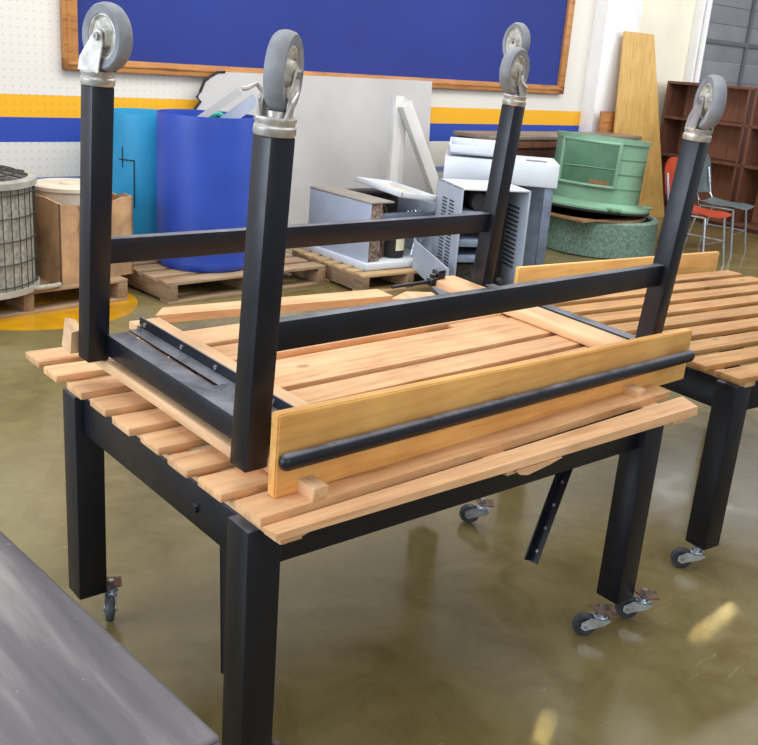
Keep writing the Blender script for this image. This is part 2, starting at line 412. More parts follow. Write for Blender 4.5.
# ------------------------------------------------------------------ overturned table on top
UT = empty('overturned_table')
rv = Vector((.0564, .0105, .0591)); UM = T(.0383, .0783, .6400) @ Matrix.Rotation(rv.length, 4, rv.normalized())
UT.matrix_world = UM
tag(UT, 'overturned black steel rolling table, legs and grey casters up, resting on the slats', 'table')
L2, W2, s2, H2 = 1.418, .684, .053, .620
legs = {}
for nme, X, Y, lx in (('F', 0, 0, 0), ('G', 0, W2-s2, 0), ('H', L2-s2, 0, 1), ('I', L2-s2, W2-s2, 1)):
    zb = 0 if lx == 0 else .0
    lean = .018*lx
    b = B().box((0, 0, zb), (s2, s2, H2), .004)
    sh = Matrix.Identity(4); sh[0][2] = lean/H2
    for v in b.bm.verts: v.co = sh @ v.co
    legs[nme] = b.out('leg', 'black', UT, loc=(X-lean*.55, Y, 0))
j = s2*.30
for Y in (j, W2-s2+j):
    B().box((s2-.001, Y, .228), (L2-s2+.006, Y+s2-2*j+.004, .287), .003).out('long_rail', 'black_dusty', UT)
B().box((.044, s2-.001, .014), (.098, W2-s2+.001, .066), .003).out('end_rail', 'black_dusty', UT)
B().box((L2-.052, s2-.001, .022), (L2-.008, W2-s2+.001, .058), .003).out('end_rail', 'black_dusty', UT)
# angle iron with bolts beside the end rail
ai = B().box((.112, .03, .058), (.152, .650, .062), 0).box((.148, .03, .044), (.152, .665, .086), 0).out('angle_iron', 'black_dusty', UT)
bb = B()
bb.bm.free()
for y in (.635, .47, .33, .12): B().cyl((.143, y, .074), (.148, y, .074), .0055, seg=10).out('bolt', 'bolt', ai)
B().cyl((.128, .630, .062), (.128, .630, .078), .005, seg=10).out('bolt', 'bolt', ai)
B().box((.090, .07, .062), (.135, .26, .0655), 0).out('gusset_plate', 'black_dusty', UT)
# battens (lie over the slats in this upside-down position)
def chamfer_batten(x0, x1, y0, y1, z0, z1):
    B().box((x0, y0, z0), (x1, y1, z1), .003).out('batten', 'batten', UT)
chamfer_batten(.158, .242, -.031, .735, .032, .052)
chamfer_batten(1.245, 1.355, -.031, .76, .032, .056)
chamfer_batten(.042, .090, .055, .800, -.026, -.001)
B().hexa([(-.010, .70, .002), (.020, .70, .002), (.030, .76, .002), (-.004, .76, .002), (-.008, .70, .055), (.020, .70, .058), (.030, .76, .064), (.004, .76, .072)]).out('batten_end', 'batten', UT)
# cross pieces under the deck, ends show beneath the edge board
B().box((.084, -.104, -.036), (.120, .68, -.006), .002).out('batten', 'batten', UT)
B().box((1.17, -.100, -.030), (1.21, .68, -.006), .002).out('batten', 'batten', UT)
# deck slats of the overturned table
for (a, b_, x0, x1) in ((.012, .134, .15, 1.35), (.156, .236, .15, 1.35), (.260, .408, .15, 1.345), (.446, .545, .16, 1.345), (.570, .67, .15, 1.34)):
    B().box((x0, a, .011), (x1, b_, .031), .003).out('slat', 'slat_pale', UT)
B().box((.15, .404, -.008), (.93, .45, .012), .002).out('slat', 'slat', UT)
B().box((1.01, .404, -.004), (1.34, .45, .026), .003).out('slat', 'slat_pale', UT)
# edge board with push handle
tilt = .022
def fb(x, z): return (x, z - tilt*(x-.02)/1.52*1.0)
b = B().hexa([(.031, -.055, -.036), (1.488, -.055, -.042), (1.488, -.031, -.042), (.031, -.031, -.036),
              (.025, -.055, .136), (1.474, -.055, .109), (1.474, -.031, .109), (.025, -.031, .136)])
bmesh.ops.bevel(b.bm, geom=list(b.bm.edges), offset=.003, segments=2, affect='EDGES')
eb = b.out('edge_board', 'rail_wood', UT)
b = B(); p0 = Vector((.041, -.066, .046)); p1 = Vector((1.456, -.066, .040))
n = 30; pts = []
r = .0165
rings = []
for i_ in range(7): pts.append((p0.x - r + r*(1-math.cos(PI/2*i_/6)), r*math.sin(PI/2*i_/6) if i_ else .001))
prof = [(x, rr) for x, rr in pts]
mirror = [(p1.x + r - (x-(p0.x-r)), rr) for x, rr in prof][::-1]
for x, rr in prof+mirror:
    tt = (x-p0.x)/(p1.x-p0.x); zc = p0.z+(p1.z-p0.z)*tt
    rings.append([b.bm.verts.new((x, -.055-.002-.014+rr*.9*math.cos(2*PI*k_/20), zc+rr*1.05*math.sin(2*PI*k_/20))) for k_ in range(20)])
for i_ in range(len(rings)-1):
    for k_ in range(20): b.bm.faces.new((rings[i_][k_], rings[i_][(k_+1) % 20], rings[i_+1][(k_+1) % 20], rings[i_+1][k_]))
b.bm.faces.new(rings[0][::-1]); b.bm.faces.new(rings[-1])
b.out('push_handle', 'black_dusty', UT, smooth=60)
# clamp at the far end of the right batten with its rod
c = B().box((1.255, .735, .030), (1.292, .765, .085), .004).box((1.225, .730, .036), (1.26, .758, .062), .004).cyl((1.24, .744, .062), (1.24, .744, .074), .010, seg=12).out('clamp', 'black_dusty', UT)
B().tube([(1.235, .744, .05), (1.06, .742, .048)], .0055).out('clamp_rod', 'black', c)
# casters
def at(nme, x, y): return T(x, y, H2)
lo = .018*.45
cf = big_caster(UT, T(s2/2, s2/2, H2) @ RZ(math.radians(37)), 'wire')
B().tube([(.012, .024, .062), (.004, .038, .078), (-.004, .050, .070), (-.010, .058, .068)], .004, 8).out('brake_lever', 'steel', cf)
big_caster(UT, T(s2/2, W2-s2/2, H2) @ RZ(math.radians(-81)), 'plate')
big_caster(UT, T(L2-s2/2+lo, s2/2, H2) @ RZ(math.radians(231)), 'plate')
ci = big_caster(UT, T(L2-s2/2+lo, W2-s2/2, H2) @ RZ(math.radians(192)), 'wire')
# second wheel bolted behind the first on the same post
m2 = T(-.056, -.055, .178) @ RZ(math.radians(62)) @ RX(PI/2)
B().lathe([(.044, -.011), (.056, -.013), (.060, -.006), (.060, .006), (.056, .013), (.044, .011)], 40, closed=True).out('tire', 'tire', ci, matrix=m2)
B().lathe([(.006, -.012), (.020, -.012), (.022, -.004), (.045, -.008), (.045, .008), (.022, .004), (.020, .012), (.006, .012)], 40, closed=True).out('hub', 'hub', ci, matrix=m2)
B().tube([(-.01, -.024, .035), (-.03, -.040, .07), (-.048, -.042, .12), (-.050, -.046, .178), (-.056, -.055, .178)], .0055).out('bracket', 'steel', ci)

# loose boards lying behind the deck
lb = B().hexa([(-.37, -.045, -.012), (.40, -.045, -.012), (.40, .05, -.012), (-.32, .05, -.012), (-.40, -.045, .012), (.40, -.045, .012), (.40, .05, .012), (-.35, .03, .012)])
o = lb.out('loose_board', 'slat_pale'); o.location = (.745, 1.055, .652); o.rotation_euler = (0, 0, -.11)
o2 = B().hexa([(-.10, -.06, 0), (.12, -.06, 0), (.12, .05, 0), (-.02, .05, 0), (-.09, -.05, .028), (.10, -.05, .028), (.10, .04, .028), (0, .03, .034)]).out('wood_offcut', 'batten'); o2.location = (1.29, 1.06, .6005); o2.rotation_euler = (0, 0, -.35)
tag(o2, 'short pale wood offcut behind the far end of the overturned deck', 'offcut')
tag(o, 'pale loose board with a broken corner lying along the far side of the overturned deck', 'board')

# ------------------------------------------------------------------ dusty black bench, lower left
bt = empty('black_bench', (-.382, .172, 0), .073)
D = .60
m_ = B().box((-.86, -.655, D-.03), (0, .36, D), .008, seg=3)
top = m_.out('bench_top', 'dusty_top', bt)
B().box((-.84, -.672, D-.034), (-.005, -.655, D-.004), .004, seg=3).out('edge_trim', 'black', bt)
B().box((-.045, .30, D), (-.006, .352, D+.0012), 0).out('paper_label', 'white_label', bt)
for x in (-.80, -.10):
    for y in (-.60, .28): B().box((x, y, FZ), (x+.05, y+.05, D-.03), .003).out('leg', 'black', bt)
B().box((-.80, -.60, D-.10), (-.05, -.56, D-.03), .002).out('apron', 'black', bt)
B().box((-.80, .29, D-.10), (-.05, .33, D-.03), .002).out('apron', 'black', bt)
tag(bt, 'dusty black bench top cut off by the lower left corner of the picture', 'bench')

# ------------------------------------------------------------------ room
def wy(x): return 4.956+.047*x
struct(B().box((-6, -6, FZ-.1), (16, 12, FZ)).out('floor', 'floor'))
WA = math.atan(.047)
o = struct(B().box((-5, 0, FZ), (7.75, .12, 3.6)).out('wall_back', 'wall')); o.location = (0, 4.956, 0); o.rotation_euler = (0, 0, WA)
o = struct(B().box((7.70, 0, FZ), (9.10, .12, 3.6)).out('wall_back_cream', 'cream_wall')); o.location = (0, 4.956, 0); o.rotation_euler = (0, 0, WA); o.name = 'wall_right'
# white boxed column
o = struct(B().box((7.25, -.16, FZ), (7.84, .0, 3.6), .004).out('trim_1', 'white_paint')); o.location = (0, 4.956, 0); o.rotation_euler = (0, 0, WA)
o = struct(B().box((9.09, -.10, FZ), (9.22, .0, 3.6), .004).cyl((9.155, -.13, FZ), (9.155, -.13, 3.6), .03).out('trim_2', 'white_paint')); o.location = (0, 4.956, 0); o.rotation_euler = (0, 0, WA)
# sectional overhead door
dr = empty('door_1', (0, 4.956, 0), WA); struct(dr)
for q in range(8):
    z0 = FZ+.42*q
    B().box((9.22, 0, z0+.006), (12.6, .05, z0+.42), .006).out('door_section', 'door_grey', dr)
    B().box((9.22, -.004, z0+.20), (12.6, .002, z0+.208)).out('door_groove', 'door_line', dr)
B().box((10.32, -.035, FZ), (10.37, 0, 3.28), .003).out('door_stile', 'door_line', dr)
B().box((9.22, -.03, 1.80), (12.6, 0, 1.85), .003).out('door_bar', 'door_line', dr)
# thin baseboard
o = struct(B().box((-5, -.012, FZ), (7.25, 0, FZ+.09), .002).out('baseboard_back', 'door_line')); o.location = (0, 4.956, 0); o.rotation_euler = (0, 0, WA)
# painted yellow disc on the floor
o = B().lathe([(0, .0), (.57, .0), (.57, .0015), (0, .0015)], 64).out('floor_marking', 'yellow'); o.location = (1.05, 3.97, FZ)
tag(o, 'yellow painted circle on the floor under the left pallet', 'marking')

# bulletin board
bb = empty('bulletin_board', (0, 4.956, 0), WA)
B().box((1.72, -.025, 1.23), (6.80, -.006, 2.45)).out('felt_panel', 'blue_felt', bb)
def frame_bar(lo_, hi_): 
    return B().box(lo_, hi_, .008)
fr_ = B()
fr_.box((1.665, -.055, 1.155), (6.86, -.006, 1.235), .008).box((1.665, -.055, 2.42), (6.86, -.006, 2.50), .008)
fr_.box((1.665, -.055, 1.155), (1.765, -.006, 2.50), .008).box((6.77, -.055, 1.155), (6.86, -.006, 2.50), .008)
fr_.box((1.70, -.062, 1.19), (6.82, -.05, 1.21), .004).box((1.69, -.062, 1.19), (1.715, -.05, 2.45), .004)
fr_.out('frame', 'oak_frame', bb)
tag(bb, 'large royal blue bulletin board in an oak frame on the back wall', 'board')

# ------------------------------------------------------------------ pallets
def pallet(loc, rz, LX, LY, label, nb=7, wd='pallet', H=.13):
    root = tag(empty('pallet', loc, rz), label, 'pallet', 'wooden pallets on the floor')
    for i_ in range(nb):
        w = LY/nb*.74; y = i_*(LY-w)/(nb-1)
        B().box((random.uniform(-.008, .008), y, H-.018), (LX+random.uniform(-.008, .008), y+w, H), .002).out('deck_board', wd, root)
    for i_ in range(3):
        x = i_*(LX-.06)/2
        B().box((x, 0, .018), (x+.06, LY, H-.018), .002).out('stringer', 'pallet_y', root)
    for y in (0, LY/2-.05, LY-.1):
        B().box((0, y, 0), (LX, y+.1, .018), .002).out('bottom_board', wd, root)
    return root
pallet((.33, 3.66, FZ), math.radians(7), 1.22, 1.0, 'worn wooden pallet under the condenser coil and the torn carton')
pallet((1.71, 3.62, FZ), math.radians(3.5), 1.18, 1.2, 'worn wooden pallet under the two blue barrels')
pallet((2.94, 3.36, FZ), math.radians(-2), .80, .85, 'pale wooden pallet under the open heating unit', wd='pallet_new')

# condenser coil
r = .385
cc = empty('condenser_coil', (.675, 4.0, FZ+.13))
b = B().lathe([(r-.012, .02), (r-.012, .56), (r-.06, .56), (r-.06, .02)], 64, closed=True); b.out('coil_body', 'coil_body', cc)
b = B()
for z in [.05+.12*i_ for i_ in range(5)]:
    b.tube([(r*math.cos(a*PI/24), r*math.sin(a*PI/24), z) for a in range(49)], .004, 6, False)
for a in range(44):
    b.tube([(r*math.cos(a*PI/22), r*math.sin(a*PI/22), .01), (r*math.cos(a*PI/22), r*math.sin(a*PI/22), .57)], .003, 5, False)
b.out('wire_guard', 'coil_wire', cc)
B().lathe([(r+.012, .0), (r+.012, .03), (r-.07, .03), (r-.07, .0)], 64, closed=True).out('bottom_ring', 'coil_ring', cc)
B().lathe([(r+.014, .560), (r+.014, .592), (r+.002, .602), (r-.03, .600), (r-.035, .56)], 64, closed=True).out('top_ring', 'coil_ring', cc)
B().lathe([(0, .50), (.30, .52), (.32, .50)], 40, closed=False).out('fan_cover', 'ac_dark', cc)
b = B()
for a in range(16): b.tube([(.05*math.cos(a*PI/8), .05*math.sin(a*PI/8), .655), (.355*math.cos(a*PI/8), .355*math.sin(a*PI/8), .605)], .006, 6)
for rr in (.06, .12, .18, .24, .30): b.tube([(rr*math.cos(a*PI/16), rr*math.sin(a*PI/16), .665-.16*rr) for a in range(33)], .005, 6, False)
b.out('top_grille', 'coil_wire', cc)
tag(cc, 'grey cylindrical condenser coil with wire guard, standing at the left edge', 'coil')
o = B().tube([(.92, 3.74, FZ+.145), (.98, 3.73, FZ+.145), (1.06, 3.74, FZ+.145), (1.12, 3.76, FZ+.145)], .014).out('pipe', 'coil_body')
tag(o, 'grey bent pipe lying on the pallet in front of the condenser coil', 'pipe')

# torn carton with a round drum inside
ct = empty('torn_carton', (1.145, 3.80, FZ+.13), math.radians(14))
b = B()
n = 7
def wallp(b, p0, p1, z, th=.012):   # cardboard wall with a ragged top
    p0 = Vector(p0); p1 = Vector(p1); d = (p1-p0); nrm = Vector((-d.y, d.x)).normalized()*th
    for i_ in range(n):
        a = p0+d*i_/n; c_ = p0+d*(i_+1)/n; h0 = z[i_]; h1 = z[i_+1]; bu = .012*math.sin(i_*1.9)
        b.hexa([(a.x, a.y, 0), (c_.x, c_.y, 0), (c_.x+nrm.x, c_.y+nrm.y, 0), (a.x+nrm.x, a.y+nrm.y, 0),
                (a.x, a.y, h0), (c_.x, c_.y, h1), (c_.x+nrm.x, c_.y+nrm.y, h1), (a.x+nrm.x, a.y+nrm.y, h0)])
wallp(b, (0, 0), (.50, 0), [.45, .44, .43, .46, .45, .44, .46, .46])
wallp(b, (.50, 0), (.50, .48), [.46, .47, .45, .46, .47, .46, .46, .46])
wallp(b, (.50, .48), (0, .48), [.46]*8)
wallp(b, (0, .48), (0, 0), [.47, .48, .47, .46, .47, .47, .46, .45])
b.out('carton_wall', 'carton', ct)
B().prism([(0, .45), (.10, .44), (.13, .38), (.10, .30), (.15, .18), (.11, .06), (.16, 0), (0, 0)], .006, T(.0, -.006, 0)).out('torn_flap', 'carton', ct)
B().prism([(.14, .45), (.34, .45), (.33, .24), (.24, .24), (.2, .3), (.17, .27), (.15, .36)], .006, T(0, -.016, 0)).out('torn_flap', 'carton', ct)
B().prism([(.13, .44), (.17, .42), (.155, .33), (.175, .22), (.12, .2), (.135, .33)], .004, T(0, -.021, 0)).out('tear', 'ac_dark', ct)
B().prism([(0, 0), (.22, .0), (.19, .13), (.03, .10)], .008, T(.60, .2, .0) @ RZ(PI/2) @ RX(-.3)).out('torn_flap', 'carton', ct)
tag(ct, 'torn brown cardboard carton holding a round drum on the left pallet', 'carton')
o = B().lathe([(0, .0), (.205, .0), (.205, .47), (.215, .48), (.215, .50), (.20, .507), (.17, .501), (0, .501)], 48).lathe([(.05, .501), (.05, .513), (.0, .513)], 24).out('round_drum', 'lid')
o.matrix_world = T(1.145, 3.80, FZ+.13) @ RZ(math.radians(14)) @ T(.245, .245, .012)
tag(o, 'round drum with cream lid sitting inside the torn carton', 'drum')

# barrels
def barrel(loc, R, H, mat, label, cut):
    root = tag(empty('plastic_barrel', loc), label, 'barrel', 'open plastic barrels')
    b = B().lathe([(0, 0), (R*.93, 0), (R*.98, .02), (R*.985, .05), (R*.98, .06), (R*.99, .10), (R*.996, .2), (R, H*.33), (R*1.001, H*.5), (R*1.001, H*.7), (R, H*.85), (R*.998, H*.93), (R*.995, H*.97),
                   (R*.99, H), (R*.97, H), (R*.975, H*.7), (R*.96, .03), (0, .02)], 72)
    b.out('barrel_body', mat, root)
    return root
br1 = barrel((2.175, 4.03, FZ+.13), .306, .93, 'blue_plastic', 'open royal blue plastic barrel full of scrap on a pallet', 1)
br2 = barrel((2.075, 4.625, FZ+.13), .285, .885, 'teal_plastic', 'open light blue plastic barrel behind the royal blue barrel', 0)
b = B()
m = RZ(math.radians(232))
for (p, q) in (((0, .30), (.012, .66)), ((0, .30), (.13, .312)), ((.118, .30), (.13, .62))):
    pass
g = B()
Rg = .2885
def arcpts(a0, a1, z, nn=8): return [(Rg*math.cos(math.radians(a0+(a1-a0)*i_/nn)), Rg*math.sin(math.radians(a0+(a1-a0)*i_/nn)), z) for i_ in range(nn+1)]
g.tube(arcpts(205, 226, .60), .004, 5); g.tube([(Rg*math.cos(math.radians(226)), Rg*math.sin(math.radians(226)), z) for z in (.60, .34, .30)], .004, 5)
g.tube([(Rg*math.cos(math.radians(210)), Rg*math.sin(math.radians(210)), z) for z in (.68, .60, .55)], .003, 5)
g.out('cut_line', 'torn_black', br2)
def scrap(name, p0, p1, w, th, mat, label, cat):
    p0 = Vector(p0); p1 = Vector(p1); d = (p1-p0)
    n_ = d.cross(Vector((.6, .8, 0))).normalized()*w/2; t_ = Vector((.6, .8, 0))*th
    c_ = [p0+n_, p0-n_, p0-n_+t_, p0+n_+t_, p1+n_, p1-n_, p1-n_+t_, p1+n_+t_]
    o = B().hexa([q-p0 for q in c_]).out(name, mat); o.location = p0
    tag(o, label, cat); return o
scrap('scrap_strip', (1.93, 4.10, .80), (2.30, 3.86, 1.13), .042, .012, 'panel_grey', 'long grey strip sticking out of the royal blue barrel towards the upper right', 'strip')
scrap('scrap_strip', (2.12, 4.02, .82), (2.395, 3.83, 1.09), .075, .01, 'ac_grey', 'short grey metal strip resting at the right rim of the royal blue barrel', 'strip')
o = B().tube([(2.17, 4.10, .93), (2.20, 4.07, .965), (2.25, 4.05, .985), (2.29, 4.07, .965), (2.31, 4.11, .92), (2.24, 4.14, .94)], .022, 10).out('green_strap', 'green_cloth')
tag(o, 'small green strap bunched inside the royal blue barrel', 'strap')
o = B().lathe([(0, .62), (.26, .62), (.25, .70), (.12, .76), (0, .74)], 24).out('scrap_heap', 'ac_dark'); o.location = (2.175, 4.03, FZ+.06)
tag(o, 'dark scrap filling the royal blue barrel', 'scrap')
o = B().lathe([(0, .60), (.25, .60), (.24, .74), (.12, .78), (0, .79)], 24).out('scrap_heap', 'carton'); o.location = (2.075, 4.625, FZ+.17)
tag(o, 'brown scrap filling the light blue barrel', 'scrap')

# leaning grey board with torn black left edge
pn = empty('grey_board', (0, 0, 0))
ga = [(2.655, 1.06), (2.625, 1.02), (2.655, .99), (2.61, .94), (2.60, .86), (2.57, .70), (2.60, .40), (2.57, FZ), (4.97, FZ), (4.97, 1.215), (2.86, 1.20), (2.80, 1.195), (2.74, 1.165), (2.69, 1.13)]
ga2 = [(x, z-FZ) for x, z in ga]
pn.matrix_world = T(0, 4.80, FZ) @ RZ(WA) @ RX(-.055)
B().prism(ga2, .02).out('board_sheet', 'panel_grey', pn)
e = [ga2[i_] for i_ in (6, 5, 4, 3, 2, 1, 0, 13, 12, 11, 10)]
B().tube([(x, -.0105, z) for x, z in e], .010, 6).out('torn_edge', 'torn_black', pn)
tag(pn, 'large pale grey board with ragged black left edge leaning on the wall', 'board')

# white wooden brace standing before the board
wb = empty('white_brace', (4.16, 4.60, FZ), WA)
B().box((-.035, -.03, 0), (.05, .03, 1.185), .004).out('post', 'white_wood', wb)
B().box((.05, -.028, .0), (.10, .02, 1.175), .003).out('post', 'panel_grey', wb)
d = B().box((0, -.03, 0), (.105, .03, 1.20), .004, mat=T(.075, -.062, 1.16) @ RY(math.radians(148)))
d.out('diagonal', 'white_wood', wb)
B().box((-.03, -.25, 0), (.05, .30, .05), .004).out('foot', 'white_wood', wb)
tag(wb, 'white painted post with diagonal brace standing before the grey board', 'brace')

# open heating unit on a pallet
ac = empty('heating_unit', (3.07, 3.49, FZ+.13), -.02)
B().box((-.03, -.04, 0), (.66, .74, .045), .006).out('base_tray', 'ac_white', ac)
B().box((0, .0, .045), (.012, .70, .43), .003).out('side_panel', 'ac_grey', ac)
B().box((0, .0, .43), (.20, .70, .442), .003).out('top_panel', 'lid_dusty', ac)
B().box((.012, .005, .045), (.11, .69, .43), .01).out('insulation', 'foil', ac)
B().box((.11, .45, .045), (.60, .70, .42), .006).out('evaporator', 'ac_dark', ac)
cp = B().lathe([(0, 0), (.075, 0), (.08, .03), (.08, .20), (.06, .25), (0, .26)], 28).out('compressor', 'torn_black', ac, loc=(.31, .12, .05))
B().lathe([(.0815, .05), (.0815, .17)], 12, a0=-2.0, a1=-1.0).out('paper_label', 'cream_label', cp)
b = B()
for i_ in range(9):
    x = .14+.03*(i_ % 5); y = .06+.02*i_
    b.tube([(x, y, .05), (x+random.uniform(-.04, .04), y+random.uniform(-.04, .02), .18), (x+random.uniform(-.05, .05), y+.05, .30), (x+.05, y+.1, .38)], .006, 6)
b.out('pipework', 'rust', ac)
b = B()
for i_ in range(5): b.tube([(.42+.03*i_, .05+.02*i_, .06), (.44+.02*i_, .04, .22), (.40+.035*i_, .10, .36)], .007, 6)
b.out('pipework', 'bright_steel', ac)
B().box((.11, .02, .33), (.62, .05, .36), .003).out('crossbar', 'ac_inner', ac)
B().box((.60, .0, .045), (.615, .70, .41), .003).out('side_panel', 'ac_grey', ac)
tag(ac, 'opened grey heating unit with compressor and pipes showing, on a pale pallet', 'appliance')
# shallow white tray tilted on top
tr = empty('white_tray'); tr.matrix_world = T(3.30, 3.46, FZ+.60) @ RZ(math.radians(-8)) @ RX(math.radians(1.5)) @ RY(math.radians(6)) @ Matrix.Diagonal((.84, .82, .8, 1))
B().box((0, 0, 0), (.36, .75, .008)).out('tray_base', 'lid', tr)
B().box((0, 0, 0), (.014, .75, .045), .002).box((.346, 0, 0), (.36, .75, .045), .002).box((0, 0, 0), (.36, .014, .045), .002).box((0, .736, 0), (.36, .75, .045), .002).out('tray_rim', 'ac_white', tr)
tag(tr, 'shallow white tray tilted on top of the opened heating unit', 'tray')

# open grey cabinet with louvres
cb = empty('appliance_cabinet', (3.385, 2.985, FZ), math.radians(-23))
H = .73; Wc = .47; Dc = .46
def vent_panel(parent):
    b = B().box((0, 0, 0), (.012, Dc, H), .002); o_ = b.out('side_panel', 'ac_grey', parent)
    for c_ in range(2):
        v_ = B()
        for q in range(22):
            z = .16+q*.022; y = .12+c_*.13
            v_.box((-.002, y, z), (.001, y+.085, z+.009))
        v_.out('louvre_grille', 'ac_dark', o_)
vent_panel(cb)
B().box((Wc-.012, 0, 0), (Wc, Dc, H), .002).out('side_panel', 'ac_grey', cb)
v_ = B()
for q in range(14): v_.box((Wc-.014, .12, .2+q*.03), (Wc-.011, .30, .212+q*.03))
v_.out('louvre_grille', 'ac_dark', cb)
B().box((0, Dc-.012, 0), (Wc, Dc, H), .002).out('back_panel', 'ac_inner', cb)
B().box((0, 0, H-.012), (Wc, Dc, H), .002).out('top_panel', 'ac_white', cb)
for z in (.02, .26, .36, .54): B().box((.012, .01, z), (Wc*.55, Dc-.02, z+.045 if z != .02 else .05), .003).out('shelf', 'ac_inner', cb)
B().box((Wc*.55, .03, .05), (Wc*.57, Dc-.02, H-.03), .002).out('divider', 'ac_grey', cb)
B().box((.02, .06, .06), (.26, .36, .24), .02).out('blower', 'ac_dark', cb)
B().cyl((.14, .03, .64), (.14, .35, .64), .055, seg=24).out('motor', 'torn_black', cb)
B().box((Wc*.58, .30, .10), (Wc-.02, .42, .58), .01).cyl((Wc*.7, .0, .14), (Wc*.7, .05, .14), .016, seg=14).out('control_box', 'ac_dark', cb)
b = B()
for i_ in range(5): b.tube([(.08+.03*i_, .04, .54), (.14+.02*i_, .02, .50), (.10+.04*i_, .06, .45), (.18, .1, .41)], .005, 6)
b.out('wiring', 'torn_black', cb)
tag(cb, 'open grey metal cabinet with louvred side and bare shelves behind the tables', 'appliance')
# loose lower panel leaning at its left
lp = B().hexa([(3.27, 2.93, -.035), (3.28, 2.925, -.035), (3.42, 3.415, .055), (3.41, 3.42, .055), (3.27, 2.93, .16), (3.28, 2.925, .16), (3.42, 3.415, .24), (3.41, 3.42, .24)]).out('metal_sheet', 'ac_grey'); lp.matrix_world = Matrix.Identity(4)
tag(lp, 'blank grey sheet panel leaning against the left side of the open cabinet', 'panel')
# white cabinet behind with a loose lid
wc = empty('white_cabinet', (3.76, 3.54, FZ), math.radians(-44))
for x in (.0, .68):
    B().box((x, 0, 0), (x+.06, .06, .70), .003).out('leg', 'ac_inner', wc)
B().box((0, .42, 0), (.72, .44, .70), .002).out('back_panel', 'ac_inner', wc)
B().box((-.02, -.02, .70), (.76, .46, .86), .008).out('cabinet_top', 'ac_white', wc)
B().box((.54, .06, .86), (.68, .16, .864), .002).out('grille', 'door_grey', wc)
tag(wc, 'white topped cabinet standing behind the open grey cabinet', 'appliance')
ld = empty('shallow_pan'); ld.matrix_world = T(3.84, 3.62, FZ+.885) @ RZ(math.radians(-44)) @ RX(math.radians(3))
B().box((0, -.14, 0), (.44, .26, .012)).out('lid_sheet', 'ac_grey', ld)
B().box((0, -.14, 0), (.44, -.128, .06), .002).box((0, -.14, 0), (.012, .26, .06), .002).box((0, .248, 0), (.44, .26, .06), .002).out('lid_rim', 'ac_white', ld)
tag(ld, 'shallow white pan lying on the white topped cabinet', 'pan')

# green stack
gx, gy = 6.00, 3.91
o = B().lathe([(.48, 0), (.50, .01), (.50, .29), (.485, .305), (.45, .305), (.435, .29), (.43, .01)], 72, closed=True).out('green_ring', 'granite'); o.location = (gx, gy, FZ)
o.location.z = FZ+.13-.13
tag(o, 'speckled grey green stone-like ring standing under the green drum frame', 'ring')
o = B().lathe([(0, 0), (.44, 0), (.44, .018), (0, .018)], 48).box((-.50, -.30, 0), (.1, .30, .018)).out('plywood_disc', 'ply_flat'); o.matrix_world = T(gx-.10, gy, FZ+.306)
tag(o, 'round plywood disc between the speckled ring and the green drum frame', 'plywood')
gd = empty('green_drum_frame'); gd.matrix_world = T(gx-.10, gy+.03, FZ+.375) @ RY(math.radians(3.5))
R = .385; b = B()
# barrel with big windows: lathe segments between openings
def shell(b, a0, a1, z0, z1, R0, th=.018, seg=None):
    a0 = math.radians(a0); a1 = math.radians(a1)
    seg = seg or max(2, int((a1-a0)/.09))
    b.lathe([(R0, z0), (R0, z1), (R0-th, z1), (R0-th, z0)], seg, closed=True, a0=a0, a1=a1)
shell(b, 0, 360, .06, .19, R, seg=64) if False else b.lathe([(R, .05), (R, .185), (R-.018, .185), (R-.018, .05)], 64, closed=True)
b.lathe([(R+.012, .545), (R+.012, .585), (R-.02, .585), (R-.02, .545)], 64, closed=True)
b.lathe([(R+.006, .185), (R+.006, .20), (R-.02, .20), (R-.02, .185)], 64, closed=True)
shell(b, 242, 524, .185, .56, R)
b.out('drum_shell', 'green', gd)
b = B()
for a0, a1 in [(166, 240)]:
    for a in (a0, a1): 
        aa = math.radians(a); b.tube([((R+.012)*math.cos(aa), (R+.012)*math.sin(aa), z) for z in (.19, .25, .50, .55)], .016, 8)
    for z in (.19, .54): b.tube([((R+.012)*math.cos(math.radians(a0+(a1-a0)*i_/8)), (R+.012)*math.sin(math.radians(a0+(a1-a0)*i_/8)), z) for i_ in range(9)], .014, 8)
b.out('window_frame', 'green', gd)
B().lathe([(R-.021, .06), (R-.021, .545)], 40, a0=math.radians(244), a1=math.radians(522)).out('shaded_inside', 'green_dark', gd)  # inner shell in darker green: the drum's inside shade put into the colour
B().lathe([(R-.026, .09), (R-.026, .20)], 8, a0=math.radians(20), a1=math.radians(48)).out('inner_slot', 'ply_flat', gd)
B().lathe([(R-.024, .30), (R-.028, .305), (R-.024, .31)], 30, a0=math.radians(300), a1=math.radians(460)).out('inner_rib', 'green', gd)
for z in (.30, .42): B().lathe([(R+.004, z), (R+.004, z+.008), (R-.004, z+.008)], 24, a0=math.radians(244), a1=math.radians(380)).out('rib', 'green_dark', gd)
B().lathe([(R+.10, .0), (R+.10, .022), (R+.03, .035), (R, .06), (R-.02, .06), (R-.02, .0)], 64, closed=True).out('flange', 'green', gd)
B().lathe([(R+.085, -.018), (R+.105, -.010), (R+.105, .006), (R+.085, .0), ], 64, closed=True).out('rim', 'torn_black', gd)
for a in (-30, 60, 150, 240): 
    aa = math.radians(a); B().tube([((R+.06)*math.cos(aa-.12), (R+.06)*math.sin(aa-.12), .02), ((R+.15)*math.cos(aa-.06), (R+.15)*math.sin(aa-.06), .03), ((R+.15)*math.cos(aa+.06), (R+.15)*math.sin(aa+.06), .03), ((R+.06)*math.cos(aa+.12), (R+.06)*math.sin(aa+.12), .02)], .014, 8).out('lug', 'green', gd)
B().cyl((0, 0, .02), (0, 0, .05), .36, seg=48).out('inner_floor', 'green_dark', gd)
